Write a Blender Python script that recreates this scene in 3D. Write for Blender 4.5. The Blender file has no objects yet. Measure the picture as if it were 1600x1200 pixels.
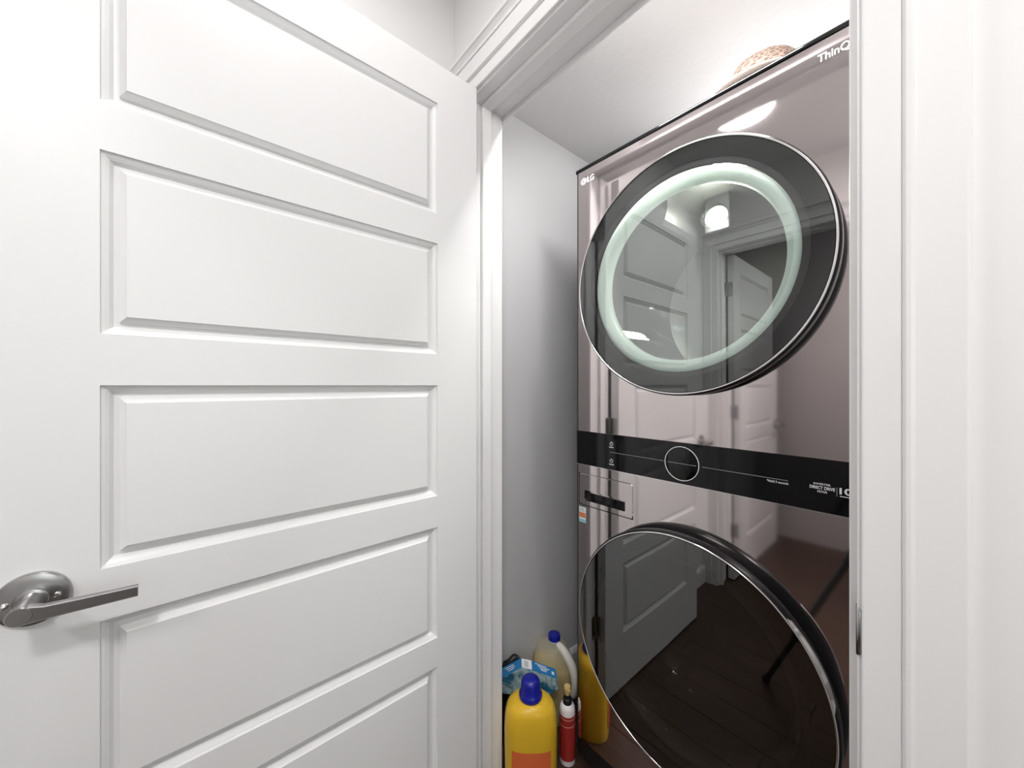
import bpy, bmesh, math, random
from mathutils import Vector, Matrix
random.seed(7)
PI = math.pi
SC = bpy.context.scene
COL = SC.collection

# ------------------------------------------------------------------ camera, world, exposure
CAM_H = 1.22
VIEW_ANG = math.radians(49.2)
cam_d = bpy.data.cameras.new('camera')
cam_d.sensor_width = 36.0
cam_d.lens = 579.0 / 1600.0 * 36.0
cam_d.shift_y = 0.00125
cam_d.clip_start = 0.01
cam = bpy.data.objects.new('camera', cam_d)
COL.objects.link(cam)
cam.location = (0, 0, CAM_H)
cam.rotation_euler = (PI / 2, 0, VIEW_ANG)
SC.camera = cam

w = bpy.data.worlds.new('world'); SC.world = w; w.use_nodes = True
w.node_tree.nodes['Background'].inputs[0].default_value = (0.8, 0.85, 0.95, 1)
w.node_tree.nodes['Background'].inputs[1].default_value = 0.3

SC.view_settings.view_transform = 'Standard'
SC.view_settings.look = 'None'
SC.view_settings.gamma = 1.0
SC.view_settings.use_curve_mapping = False
SC.view_settings.exposure = 0.0
LAMP_A_W, FILL_B_W = 1.6, 13.0       # watts of the hall ceiling light and the added one
DRUM_W = 7.0
wd = bpy.data.lights.new('hall_end_fill', 'AREA'); wd.shape = 'RECTANGLE'; wd.size = 1.3; wd.size_y = 1.0
wd.energy = 14.0; wd.color = (1.0, .99, .99)
wdo = bpy.data.objects.new('hall_end_fill', wd); COL.objects.link(wdo)      # added area fill, given an invented window at the hall's end
wdo.location = (2.46, -.02, 1.40); wdo.rotation_euler = (0, PI / 2, 0)
CLOSET_FILL_W, STRIP_FILL_W, ROOM_FILL_W = 3.4, 5.6, 12.0     # added fill lamps: closet back wall, closet door head, room across the hall

# ------------------------------------------------------------------ materials
MATS = {}
def mat(name, col=(.8, .8, .8), rough=.5, metal=0.0, bump=None, spec=None, coat=0.0, emit=None, noise=None, trans=0.0, ior=1.45):
    m = bpy.data.materials.new(name); m.use_nodes = True
    nt = m.node_tree; b = nt.nodes['Principled BSDF']
    b.inputs['Base Color'].default_value = (*col, 1)
    b.inputs['Roughness'].default_value = rough
    b.inputs['Metallic'].default_value = metal
    b.inputs['IOR'].default_value = ior
    if spec is not None: b.inputs['Specular IOR Level'].default_value = spec
    b.inputs['Coat Weight'].default_value = coat
    b.inputs['Coat Roughness'].default_value = 0.03
    b.inputs['Transmission Weight'].default_value = trans
    if emit:
        b.inputs['Emission Color'].default_value = (*emit[0], 1)
        b.inputs['Emission Strength'].default_value = emit[1]
    tc = nt.nodes.new('ShaderNodeTexCoord')
    if noise:                              # (scale, amount): slight tone variation
        n = nt.nodes.new('ShaderNodeTexNoise'); n.inputs['Scale'].default_value = noise[0]
        n.inputs['Detail'].default_value = 4
        nt.links.new(tc.outputs['Object'], n.inputs['Vector'])
        r = nt.nodes.new('ShaderNodeMapRange')
        r.inputs['To Min'].default_value = 1 - noise[1]; r.inputs['To Max'].default_value = 1 + noise[1]
        nt.links.new(n.outputs['Fac'], r.inputs['Value'])
        mx = nt.nodes.new('ShaderNodeVectorMath'); mx.operation = 'SCALE'
        mx.inputs[0].default_value = col
        nt.links.new(r.outputs['Result'], mx.inputs['Scale'])
        nt.links.new(mx.outputs[0], b.inputs['Base Color'])
    if bump:                               # (scale, strength, distance)
        n = nt.nodes.new('ShaderNodeTexNoise'); n.inputs['Scale'].default_value = bump[0]
        n.inputs['Detail'].default_value = 5
        nt.links.new(tc.outputs['Object'], n.inputs['Vector'])
        bp = nt.nodes.new('ShaderNodeBump'); bp.inputs['Strength'].default_value = bump[1]
        bp.inputs['Distance'].default_value = bump[2]
        nt.links.new(n.outputs['Fac'], bp.inputs['Height'])
        nt.links.new(bp.outputs['Normal'], b.inputs['Normal'])
    MATS[name] = m
    return m

def glass_mat(name, tint, ior):
    """Coated thin door glass: part mirror (Fresnel of a high-index coating), part tinted clear."""
    m = bpy.data.materials.new(name); m.use_nodes = True
    nt = m.node_tree; nt.nodes.clear()
    o = nt.nodes.new('ShaderNodeOutputMaterial')
    t = nt.nodes.new('ShaderNodeBsdfTransparent'); t.inputs[0].default_value = (*tint, 1)
    g = nt.nodes.new('ShaderNodeBsdfGlossy'); g.inputs['Roughness'].default_value = 0.0
    g.inputs['Color'].default_value = (.96, .97, .97, 1)
    lw = nt.nodes.new('ShaderNodeLayerWeight'); lw.inputs['Blend'].default_value = .5     # Schlick, the same from both sides
    pw = nt.nodes.new('ShaderNodeMath'); pw.operation = 'POWER'; pw.inputs[1].default_value = 5.0
    f = nt.nodes.new('ShaderNodeMapRange'); f.inputs['To Min'].default_value = ((ior - 1) / (ior + 1)) ** 2; f.inputs['To Max'].default_value = 1.0
    nt.links.new(lw.outputs['Facing'], pw.inputs[0]); nt.links.new(pw.outputs[0], f.inputs['Value'])
    mx = nt.nodes.new('ShaderNodeMixShader')
    nt.links.new(f.outputs[0], mx.inputs[0]); nt.links.new(t.outputs[0], mx.inputs[1])
    nt.links.new(g.outputs[0], mx.inputs[2]); nt.links.new(mx.outputs[0], o.inputs['Surface'])
    MATS[name] = m
    return m

M_trim = mat('white_trim_paint', (.88, .87, .87), .33, bump=(60, .04, .002))
M_door = mat('white_door_paint', (.83, .825, .825), .36, bump=(90, .05, .002))
M_hall = mat('hall_wall_paint', (.86, .845, .84), .6, bump=(140, .06, .002))
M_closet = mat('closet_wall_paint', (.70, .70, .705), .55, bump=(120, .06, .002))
M_ceil = mat('textured_ceiling', (.82, .815, .81), .8, bump=(45, .22, .005))
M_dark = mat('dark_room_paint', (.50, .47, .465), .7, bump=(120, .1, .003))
M_steel = mat('black_steel_panel', (.71, .65, .65), .05, metal=1.0, noise=(3, .03))
M_side = mat('cabinet_side', (.05, .048, .05), .35, metal=.6)
M_black = mat('gloss_black_plastic', (.004, .004, .0045), .08)
M_rim = mat('black_door_rim', (.006, .006, .007), .22, spec=.3)
M_soft = mat('matt_black_plastic', (.012, .012, .013), .45)
M_chrome = mat('bright_chrome', (.88, .87, .86), .12, metal=1.0)
M_nickel = mat('satin_nickel', (.42, .41, .41), .26, metal=1.0)
M_print = mat('white_print', (.95, .95, .95), .5)
M_greyprint = mat('grey_print', (.55, .55, .55), .5)
M_ring = mat('pale_green_ring', (.84, .92, .89), .35, coat=.2)
def translucent(m, fac, col):
    nt = m.node_tree; b = nt.nodes['Principled BSDF']; o = nt.nodes['Material Output']
    tl = nt.nodes.new('ShaderNodeBsdfTranslucent'); tl.inputs[0].default_value = (*col, 1)
    m1 = nt.nodes.new('ShaderNodeMixShader'); m1.inputs[0].default_value = fac
    nt.links.new(b.outputs[0], m1.inputs[1]); nt.links.new(tl.outputs[0], m1.inputs[2]); nt.links.new(m1.outputs[0], o.inputs['Surface'])
translucent(M_ring, .5, (.86, .95, .92))
M_drum = mat('drum_steel', (.08, .08, .078), .4, metal=.8, noise=(8, .15))
M_gasket = mat('dark_gasket', (.03, .028, .026), .5)
M_floorbase = mat('subfloor', (.02, .012, .01), .8)
M_glassU = glass_mat('dryer_door_glass', (.90, .93, .92), 2.1)
M_glassL = glass_mat('washer_door_glass', (.45, .43, .40), 2.4)
M_pane = glass_mat('inner_window_pane', (.92, .96, .94), 3.4)
M_bowl = glass_mat('clear_bowl_glass', (.90, .94, .92), 1.33)
M_lens = mat('lamp_diffuser', (1, 1, 1), .4, emit=((1.0, .98, .96), 7.0))
M_drumlens = mat('drum_lamp_lens', (1, 1, 1), .4, emit=((1.0, .96, .85), 9.0))

def plank_mat():
    m = mat('dark_stained_wood', (.06, .03, .02), .32, coat=.1)
    nt = m.node_tree; b = nt.nodes['Principled BSDF']
    tc = nt.nodes.new('ShaderNodeTexCoord'); mp = nt.nodes.new('ShaderNodeMapping')
    mp.inputs['Scale'].default_value = (2, 40, 8)
    n = nt.nodes.new('ShaderNodeTexNoise'); n.inputs['Scale'].default_value = 2.2; n.inputs['Detail'].default_value = 6
    r = nt.nodes.new('ShaderNodeValToRGB')
    r.color_ramp.elements[0].color = (.028, .014, .010, 1); r.color_ramp.elements[1].color = (.10, .055, .036, 1)
    oi = nt.nodes.new('ShaderNodeObjectInfo')
    ad = nt.nodes.new('ShaderNodeVectorMath'); ad.operation = 'ADD'
    nt.links.new(tc.outputs['Object'], mp.inputs['Vector']); nt.links.new(mp.outputs[0], ad.inputs[0])
    nt.links.new(oi.outputs['Random'], ad.inputs[1]); nt.links.new(ad.outputs[0], n.inputs['Vector'])
    nt.links.new(n.outputs['Fac'], r.inputs['Fac']); nt.links.new(r.outputs[0], b.inputs['Base Color'])
    return m
M_plank = plank_mat()

# ------------------------------------------------------------------ mesh helpers
def finish(name, bm, m, parent=None, smooth=False, loc=None, angle=None, recalc=True):
    if recalc: bmesh.ops.recalc_face_normals(bm, faces=bm.faces[:])
    me = bpy.data.meshes.new(name); bm.to_mesh(me); bm.free()
    ms = m if isinstance(m, (list, tuple)) else [m]
    for x in ms: me.materials.append(x)
    o = bpy.data.objects.new(name, me); COL.objects.link(o)
    if smooth:
        me.shade_smooth()
        if angle is not None: me.set_sharp_from_angle(angle=math.radians(angle))
    if parent is not None: o.parent = parent
    if loc: o.location = loc
    return o

def box(bm, a, b, bev=0.0, seg=2, mi=0):
    a = Vector(a); b = Vector(b)
    r = bmesh.ops.create_cube(bm, size=1.0)
    vs = r['verts']
    c = (a + b) / 2; s = b - a
    for v in vs: v.co = Vector((v.co.x * s.x, v.co.y * s.y, v.co.z * s.z)) + c
    fs = set(f for v in vs for f in v.link_faces)
    for f in fs: f.material_index = mi
    if bev > 0:
        es = set(e for v in vs for e in v.link_edges)
        r2 = bmesh.ops.bevel(bm, geom=list(es), offset=bev, segments=seg, profile=.5, affect='EDGES')
        for f in r2['faces']: f.material_index = mi
    return vs

def boxobj(name, a, b, m, parent=None, bev=0.0, seg=2):
    bm = bmesh.new(); box(bm, a, b, bev, seg)
    return finish(name, bm, m, parent)

def loft(bm, rings, close=True, cap0=True, cap1=True, mi=0):
    """rings: list of lists of Vectors, all the same length"""
    R = [[bm.verts.new(p) for p in r] for r in rings]
    n = len(R[0])
    for a, b in zip(R[:-1], R[1:]):
        for i in range(n if close else n - 1):
            j = (i + 1) % n
            try:
                f = bm.faces.new((a[i], a[j], b[j], b[i])); f.material_index = mi
            except ValueError: pass
    if cap0 and close: f = bm.faces.new(list(reversed(R[0]))); f.material_index = mi
    if cap1 and close: f = bm.faces.new(R[-1]); f.material_index = mi
    return R

def lathe(bm, prof, n=48, axis='Z', c=(0, 0, 0), cap0=False, cap1=False, mi=0):
    """prof: (r, h) pairs about axis through c; axis 'Z' up, 'Y' = depth, 'X' = sideways"""
    c = Vector(c); rings = []
    for r, h in prof:
        ring = []
        for i in range(n):
            a = 2 * PI * i / n
            u, v = max(r, 1e-5) * math.cos(a), max(r, 1e-5) * math.sin(a)
            ring.append(c + (Vector((u, v, h)) if axis == 'Z' else Vector((u, h, v)) if axis == 'Y' else Vector((h, u, v))))
        rings.append(ring)
    return loft(bm, rings, True, cap0, cap1, mi)

def tube(bm, pts, rad, n=12, cap=True, flat=None):
    pts = [Vector(p) for p in pts]
    rads = rad if isinstance(rad, (list, tuple)) else [rad] * len(pts)
    rings = []; prev = None
    for i, p in enumerate(pts):
        d = (pts[min(i + 1, len(pts) - 1)] - pts[max(i - 1, 0)]).normalized()
        ref = prev if prev is not None else (Vector((0, 0, 1)) if abs(d.z) < .9 else Vector((1, 0, 0)))
        u = d.cross(ref).normalized(); v = u.cross(d).normalized(); prev = v
        k = flat or 1.0
        rings.append([p + (u * math.cos(2 * PI * j / n) * rads[i] * k + v * math.sin(2 * PI * j / n) * rads[i]) for j in range(n)])
    return loft(bm, rings, True, cap, cap)

def superell(rx, ry, z, e=2.6, n=40, cx=0, cy=0):
    pts = []
    for i in range(n):
        a = 2 * PI * i / n
        c, s = math.cos(a), math.sin(a)
        pts.append(Vector((cx + rx * math.copysign(abs(c) ** (2 / e), c), cy + ry * math.copysign(abs(s) ** (2 / e), s), z)))
    return pts

def spline(pts, k=6):
    """Catmull-Rom through tuples"""
    out = []
    P = [pts[0]] + list(pts) + [pts[-1]]
    for i in range(1, len(P) - 2):
        for j in range(k):
            t = j / k; q = []
            for a, b, c, d in zip(P[i - 1], P[i], P[i + 1], P[i + 2]):
                q.append(.5 * (2 * b + (c - a) * t + (2 * a - 5 * b + 4 * c - d) * t * t + (3 * b - a - 3 * c + d) * t ** 3))
            out.append(tuple(q))
    out.append(tuple(pts[-1]))
    return out

def thing(name, label, cat, loc=(0, 0, 0), rotz=0, group=None):
    o = bpy.data.objects.new(name, None); COL.objects.link(o)
    o.location = loc; o.rotation_euler = (0, 0, rotz)
    o.empty_display_size = .05
    tag(o, label, cat, group)
    return o
def tag(o, label, cat, group=None):
    o['label'] = label; o['category'] = cat
    if group: o['group'] = group
    return o
def struct(o, label, cat):
    o['kind'] = 'structure'; o['label'] = label; o['category'] = cat
    return o

# ------------------------------------------------------------------ dimensions (metres; X along the wall, Y into the closet)
YW, YB = 0.604, 0.720          # closet front wall: hall face / closet face
JL, JR = -0.880, -0.066        # jamb faces
HEAD = 2.040                   # head jamb underside
HALL_L, HALL_R = -0.972, 2.30
YF = -0.65; YF2 = -0.766       # wall across the hall
CEIL = 2.44
CL_L, CL_R, CL_B, CL_CEIL = -1.03, -0.005, 1.86, 2.212

def boxes_obj(name, lst, m, bev=0):
    bm = bmesh.new()
    for a, b in lst: box(bm, a, b, bev)
    return finish(name, bm, m)

# ------------------------------------------------------------------ structure: walls, ceilings, floor
struct(boxes_obj('wall_front', [((-1.15, YW, 0), (JL - .018, YB, 2.6)), ((JL - .018, YW, HEAD + .018), (JR + .018, YB, 2.6)),
                                ((JR + .018, YW, 0), (HALL_R + .12, YB, 2.6))], M_hall),
       'warm white wall around the closet door opening', 'wall')
struct(boxobj('wall_left', (HALL_L - .12, YF2, 0), (HALL_L, YW, 2.6), M_hall), 'warm white hall wall behind the open door', 'wall')
WY0, WY1, WZ0, WZ1 = -.52, .48, .75, 2.05
struct(boxes_obj('wall_right', [((HALL_R, YF2, 0), (HALL_R + .12, WY0, 2.6)), ((HALL_R, WY1, 0), (HALL_R + .12, YW, 2.6)),
                                ((HALL_R, WY0, 0), (HALL_R + .12, WY1, WZ0)), ((HALL_R, WY0, WZ1), (HALL_R + .12, WY1, 2.6))], M_hall), 'white end wall of the hall with an opening for the added window', 'wall')
win = boxes_obj('fill_window_1', [((HALL_R + .03, WY0, WZ0), (HALL_R + .08, WY0 + .045, WZ1)), ((HALL_R + .03, WY1 - .045, WZ0), (HALL_R + .08, WY1, WZ1)),
                             ((HALL_R + .03, WY0 + .045, WZ0), (HALL_R + .08, WY1 - .045, WZ0 + .045)), ((HALL_R + .03, WY0 + .045, WZ1 - .045), (HALL_R + .08, WY1 - .045, WZ1))], M_trim)
struct(win, 'unseen white framed window added at the end of the hall', 'window')  # invented window, there to carry the fill from the hall's end
boxobj('mullion', (HALL_R + .035, -.04, WZ0 + .045), (HALL_R + .075, 0, WZ1 - .045), M_trim, win)
for y0, y1 in ((WY0 + .045, -.04), (0, WY1 - .045)):
    boxobj('pane', (HALL_R + .053, y0, WZ0 + .045), (HALL_R + .057, y1, WZ1 - .045), M_bowl, win)
FL, FR = -.885, -.067
struct(boxes_obj('wall_opposite', [((-1.2, YF2, 0), (FL - .018, YF, 2.6)), ((FL - .018, YF2, HEAD + .018), (FR + .018, YF, 2.6)),
                                   ((FR + .018, YF2, 0), (HALL_R + .12, YF, 2.6))], M_hall),
       'white wall across the hall with an open doorway, mirrored in the dryer', 'wall')
struct(boxobj('ceiling', (HALL_L - .12, YF2, CEIL), (HALL_R + .12, YW, CEIL + .1), M_ceil), 'white textured hall ceiling', 'ceiling')
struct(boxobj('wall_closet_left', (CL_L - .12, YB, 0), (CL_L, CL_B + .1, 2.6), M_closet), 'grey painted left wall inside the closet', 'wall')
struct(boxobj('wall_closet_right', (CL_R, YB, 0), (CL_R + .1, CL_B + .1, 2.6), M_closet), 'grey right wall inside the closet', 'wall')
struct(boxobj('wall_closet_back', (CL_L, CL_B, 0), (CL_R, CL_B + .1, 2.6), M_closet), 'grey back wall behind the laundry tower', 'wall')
struct(boxobj('ceiling_closet', (CL_L, YB, CL_CEIL), (CL_R, CL_B, CL_CEIL + .1), M_ceil), 'light textured ceiling of the laundry closet', 'ceiling')
# room beyond the opposite doorway
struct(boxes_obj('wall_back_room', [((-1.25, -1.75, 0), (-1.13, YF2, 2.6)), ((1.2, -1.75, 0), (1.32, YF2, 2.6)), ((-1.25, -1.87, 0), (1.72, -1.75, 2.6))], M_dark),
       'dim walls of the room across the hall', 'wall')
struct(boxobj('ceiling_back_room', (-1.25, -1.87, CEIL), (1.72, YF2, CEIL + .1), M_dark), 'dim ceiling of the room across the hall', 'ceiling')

floor = boxobj('floor', (-1.25, -1.87, -.06), (HALL_R + .12, CL_B + .1, -.012), M_floorbase)
struct(floor, 'dark brown wood plank floor', 'floor')
PLW, PLL = .127, 1.22
pl_bm = bmesh.new(); box(pl_bm, (0, 0, -.012), (PLL - .0016, PLW - .0016, 0), .0012, 1)
pl0 = finish('plank', pl_bm, M_plank, floor)
first = True
row = 0; y = -1.55
while y < CL_B - .01:
    x = -1.25 - (row * .43 % PLL)
    while x < (HALL_R if y < .7 else .0):
        if y + PLW > -1.6:
            if first: o = pl0; first = False
            else: o = pl0.copy(); COL.objects.link(o); o.parent = floor
            o.location = (x, y, 0)
        x += PLL
    y += PLW; row += 1
struct(boxobj('floor_back_room', (-1.25, -1.87, -.012), (HALL_R + .12, -1.552, 0), M_plank), 'dark wood floor of the room across the hall', 'floor')

# baseboards
def baseboard(name, a, b, n, label):
    """a,b: ends on the wall face (x,y); n: inward normal"""
    a = Vector((*a, 0)); b = Vector((*b, 0)); n = Vector((*n, 0))
    prof = [(0, 0), (.014, 0), (.014, .086), (.010, .094), (.005, .100), (0, .104)]
    bm = bmesh.new()
    loft(bm, [[p + n * q + Vector((0, 0, z)) for q, z in prof] for p in (a, b)])
    struct(finish(name, bm, M_trim), label, 'baseboard')
baseboard('baseboard_closet_left', (CL_L, YB), (CL_L, CL_B), (1, 0), 'white baseboard along the closet left wall')
baseboard('baseboard_closet_back', (CL_L, CL_B), (CL_R, CL_B), (0, -1), 'white baseboard at the back of the closet')
baseboard('baseboard_left', (HALL_L, YF), (HALL_L, YW), (1, 0), 'white baseboard on the hall wall behind the open door')
baseboard('baseboard_front', (.03, YW), (HALL_R, YW), (0, -1), 'white baseboard right of the closet opening')
baseboard('baseboard_opposite', (.03, YF), (HALL_R, YF), (0, 1), 'white baseboard across the hall')

# door frames: jamb + stop + casing -------------------------------------------------
def frame_pts(x0, x1, z1, d):
    return [(x0 - d, 0.0), (x0 - d, z1 + d), (x1 + d, z1 + d), (x1 + d, 0.0)]

CAS = [(.005, 0), (.005, .0085), (.007, .0098), (.0370, .0102), (.0376, .0098), (.0384, .0140), (.0410, .0178), (.0445, .0182),
       (.0478, .0160), (.0495, .0158), (.0830, .0180), (.0860, .0165), (.0870, 0)]
def casing_piece(name, seg, x0, x1, z1, yw, out, label):
    """seg 0 left leg, 1 head, 2 right leg of a mitred casing around an opening; out = -1/+1: side it stands proud to"""
    rings = [[], []]
    for d, p in CAS:
        P = frame_pts(x0, x1, z1, d)
        for k in (0, 1):
            x, z = P[seg + k]
            rings[k].append(Vector((x, yw + out * p, z)))
    bm = bmesh.new(); loft(bm, rings)
    return struct(finish(name, bm, M_trim, smooth=True, angle=25), label, 'door casing')

def jamb(name, x0, x1, z1, y0, y1, ys0, ys1, label):
    """lining boards of a door opening with the stop strips, one mesh per board"""
    t = .018
    root = boxobj(name, (x0 - t, y0, z1), (x1 + t, y1, z1 + t), M_trim, None, .0012, 1)
    struct(root, label, 'door frame')
    boxobj('side_jamb', (x0 - t, y0, 0), (x0, y1, z1), M_trim, root, .0012, 1)
    boxobj('side_jamb', (x1, y0, 0), (x1 + t, y1, z1), M_trim, root, .0012, 1)
    s = .0115
    boxobj('door_stop', (x0, ys0, 0), (x0 + s, ys1, z1 - s), M_trim, root, .002, 2)
    boxobj('door_stop', (x1 - s, ys0, 0), (x1, ys1, z1 - s), M_trim, root, .002, 2)
    boxobj('door_stop', (x0, ys0, z1 - s), (x1, ys1, z1), M_trim, root, .002, 2)
    return root

jc = jamb('trim_1', JL, JR, HEAD, YW, YB, .639, .670, 'white jamb lining the laundry closet opening')
boxobj('inner_return', (JL - .018, YB, HEAD - .014), (JR + .018, YB + .006, HEAD + .05), M_trim, jc)
casing_piece('trim_2', 0, JL, JR, HEAD, YW, -1, 'white casing leg hidden behind the open door')
casing_piece('trim_3', 1, JL, JR, HEAD, YW, -1, 'white moulded head casing above the closet opening')
casing_piece('trim_4', 2, JL, JR, HEAD, YW, -1, 'white moulded casing leg right of the closet opening')
def head_cap(name, x0, x1, z, yw, out, label):
    prof = [(0, 0), (.020, 0), (.021, .006), (.018, .010), (.021, .013), (.026, .018), (.030, .020), (.030, .028), (0, .028)]
    bm = bmesh.new()
    loft(bm, [[Vector((x, yw + out * p, z + h)) for p, h in prof] for x in (x0, x1)])
    struct(finish(name, bm, M_trim), label, 'door casing')
head_cap('trim_5', HALL_L + .0005, JR + .088, HEAD + .0865, YW, -1, 'white cap moulding on top of the closet head casing')
jamb('trim_6', FL, FR, HEAD, YF2, YF, -.70, -.67, 'white jamb of the doorway across the hall')
casing_piece('trim_7', 0, FL, FR, HEAD, YF, 1, 'white casing leg at the hinge side of the doorway across the hall')
casing_piece('trim_8', 1, FL, FR, HEAD, YF, 1, 'white head casing of the doorway across the hall')
casing_piece('trim_9', 2, FL, FR, HEAD, YF, 1, 'white casing leg at the far side of the doorway across the hall')
head_cap('trim_10', HALL_L + .0005, FR + .088, HEAD + .0865, YF, 1, 'white cap moulding above the doorway across the hall')

# ------------------------------------------------------------------ panel doors
DW, DH, DT = .813, 2.028, .035
PAN_TOP = [1.937, 1.580, 1.220, .860, .505]
PAN_H = .281
ST, SL = .121, .113            # hinge-side and lock-side stiles
def panel_door(name, label, hinge_xy, rotz, hinge_side_x, lever=True):
    """local frame: x from hinge edge to lock edge, y = 0 outer face .. DT inner face, z up from .010"""
    root = bpy.data.objects.new(name, None); COL.objects.link(root)
    root.location = (hinge_xy[0], hinge_xy[1], 0); root.rotation_euler = (0, 0, rotz)
    struct(root, label, 'door')
    z0 = .010
    bm = bmesh.new()
    dep = .0155
    xs = [0, ST, DW - SL, DW]
    zs = [z0]
    for t in reversed(PAN_TOP): zs += [t - PAN_H, t]
    zs.append(z0 + DH)
    for face in (0, 1):
        yy = 0.0 if face == 0 else DT
        sg = 1 if face == 0 else -1
        for i in range(3):
            for k in range(len(zs) - 1):
                a, b, c, d = xs[i], xs[i + 1], zs[k], zs[k + 1]
                if i == 1 and k % 2 == 1:
                    # moulded recess: sticking profile then flat channel floor
                    prof = [(0, 0), (.0005, .0042), (.0045, .0054), (.0090, .0088), (.0115, .0130), (.0130, dep), (.036, dep)]
                    rings = [[Vector((a + p, yy + sg * q, c + p)), Vector((b - p, yy + sg * q, c + p)),
                              Vector((b - p, yy + sg * q, d - p)), Vector((a + p, yy + sg * q, d - p))] for p, q in prof]
                    loft(bm, rings, True, False, True)
                else:
                    bm.faces.new([bm.verts.new((a, yy, c)), bm.verts.new((b, yy, c)), bm.verts.new((b, yy, d)), bm.verts.new((a, yy, d))])
    for (a, b) in (((0, 0), (0, DT)), ((DW, 0), (DW, DT))):
        bm.faces.new([bm.verts.new((a[0], a[1], z0)), bm.verts.new((b[0], b[1], z0)), bm.verts.new((b[0], b[1], z0 + DH)), bm.verts.new((a[0], a[1], z0 + DH))])
    for z in (z0, z0 + DH):
        bm.faces.new([bm.verts.new((0, 0, z)), bm.verts.new((DW, 0, z)), bm.verts.new((DW, DT, z)), bm.verts.new((0, DT, z))])
    bmesh.ops.remove_doubles(bm, verts=bm.verts[:], dist=.00005)
    finish('door_slab', bm, M_door, root)
    for face in (0, 1):
        yy = 0.0 if face == 0 else DT
        sg = 1 if face == 0 else -1
        me = None
        for t in PAN_TOP:
            if me is None:
                g = .0195
                prof = [(g, dep), (g + .0005, dep - .0060), (g + .0035, dep - .0090), (g + .0075, .0032), (g + .0090, .0014), (g + .0098, .0014)]
                bm = bmesh.new()
                loft(bm, [[Vector((ST + p, yy + sg * q, p - PAN_H)), Vector((DW - SL - p, yy + sg * q, p - PAN_H)),
                           Vector((DW - SL - p, yy + sg * q, -p)), Vector((ST + p, yy + sg * q, -p))] for p, q in prof], True, False, True)
                o = finish('raised_panel', bm, M_door, root); me = o.data
            else:
                o = bpy.data.objects.new('raised_panel', me); COL.objects.link(o); o.parent = root
            o.location = (0, 0, t)
    # hinges: leaf on the jamb rabbet, leaf on the door edge, knuckle
    for hz in (1.822, 1.044, .28):
        bm = bmesh.new()
        lathe(bm, [(.0055, -.0445), (.0055, .0445)], 12, 'Z', (-.003, -.008, hz), True, True)
        h = finish('hinge', bm, M_nickel, root, True, angle=40)
        h['label'] = 'satin nickel hinge'
        bm = bmesh.new()                              # leaf let into the jamb face: plane perpendicular to the open door
        r = .006
        pts = []
        w0, w1, hh = -.003, .026, .0445
        poly = [(w0, -hh), (w1 - r, -hh)]
        for j in range(5): a = -PI / 2 + j * PI / 8; poly.append((w1 - r + r * math.cos(a), -hh + r + r * math.sin(a)))
        for j in range(5): a = j * PI / 8; poly.append((w1 - r + r * math.cos(a), hh - r + r * math.sin(a)))
        poly += [(w1 - r, hh), (w0, hh)]
        loft(bm, [[Vector((-.003 - px, y, hz + pz)) for px, pz in poly] for y in (-.0085, -.0068)])
        finish('hinge_leaf', bm, M_nickel, h)
        bm = bmesh.new()
        loft(bm, [[Vector((y, px + .001, hz + pz)) for px, pz in poly] for y in (-.0016, .0)])
        finish('hinge_leaf', bm, M_nickel, h)
    if lever:
        hx, hz = DW - .050, .920
        for face in (0, 1):
            yy = 0.0 if face == 0 else DT
            sg = -1 if face == 0 else 1
            bm = bmesh.new()
            lathe(bm, [(.0365, 0), (.0365, .0045), (.0350, .0068), (.0325, .0076), (.0260, .0082), (.0165, .0090), (.0165, .0125), (.0155, .0130), (.0001, .0130)], 48, 'Y', (0, 0, 0), True, False)
            for v in bm.verts: v.co.y *= sg; v.co += Vector((hx, yy, hz))
            rose = finish('door_handle', bm, M_nickel, root, True, angle=30)
            rose['label'] = 'satin nickel lever handle on a round rose'
            for sx in (-1, 1):
                bm = bmesh.new()
                lathe(bm, [(.0040, .006), (.0040, .0105), (.0030, .0122), (.0001, .0128)], 16, 'Y', (0, 0, 0), True, False)
                for v in bm.verts: v.co.y *= sg; v.co += Vector((hx + sx * .0235, yy, hz))
                finish('screw', bm, M_chrome, rose, True, angle=40)
            # neck and flat bar, one casting: neck cylinder, then bar pointing to the hinge side
            bm = bmesh.new()
            lathe(bm, [(.0122, .0125), (.0122, .050), (.0122, .0585), (.0112, .0600), (.0001, .0600)], 32, 'Y', (0, 0, 0), True, False)
            sec = []
            for (x, zt, zb, ya, yb) in [(.002, .0112, -.0118, .047, .0595), (-.010, .0098, -.0116, .0475, .0595), (-.020, .0068, -.0112, .0480, .0590),
                                        (-.050, .0050, -.0118, .0485, .0590), (-.080, .0036, -.0124, .0488, .0588), (-.1085, .0024, -.0130, .0490, .0586)]:
                c = .0012
                sec.append([Vector((x, ya, zb + c)), Vector((x, ya + c, zb)), Vector((x, yb - c, zb)), Vector((x, yb, zb + c)),
                            Vector((x, yb, zt - c)), Vector((x, yb - c, zt)), Vector((x, ya + c, zt)), Vector((x, ya, zt - c))])
            loft(bm, sec)
            for v in bm.verts: v.co.y *= sg; v.co += Vector((hx, yy, hz))
            finish('lever', bm, M_nickel, rose, True, angle=30)
    return root

# closet door, opened 90 degrees towards the hall: local x -> -Y, local y -> +X
panel_door('door_1', 'open white five-panel closet door with satin lever handle', (JL + .008, .5935), -PI / 2, 1)
d2 = panel_door('door_2', 'white panel door standing open in the doorway across the hall', (FL + .043, YF2 - .011), -PI / 2, 1)
d2.location.x = FL + .008

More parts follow.
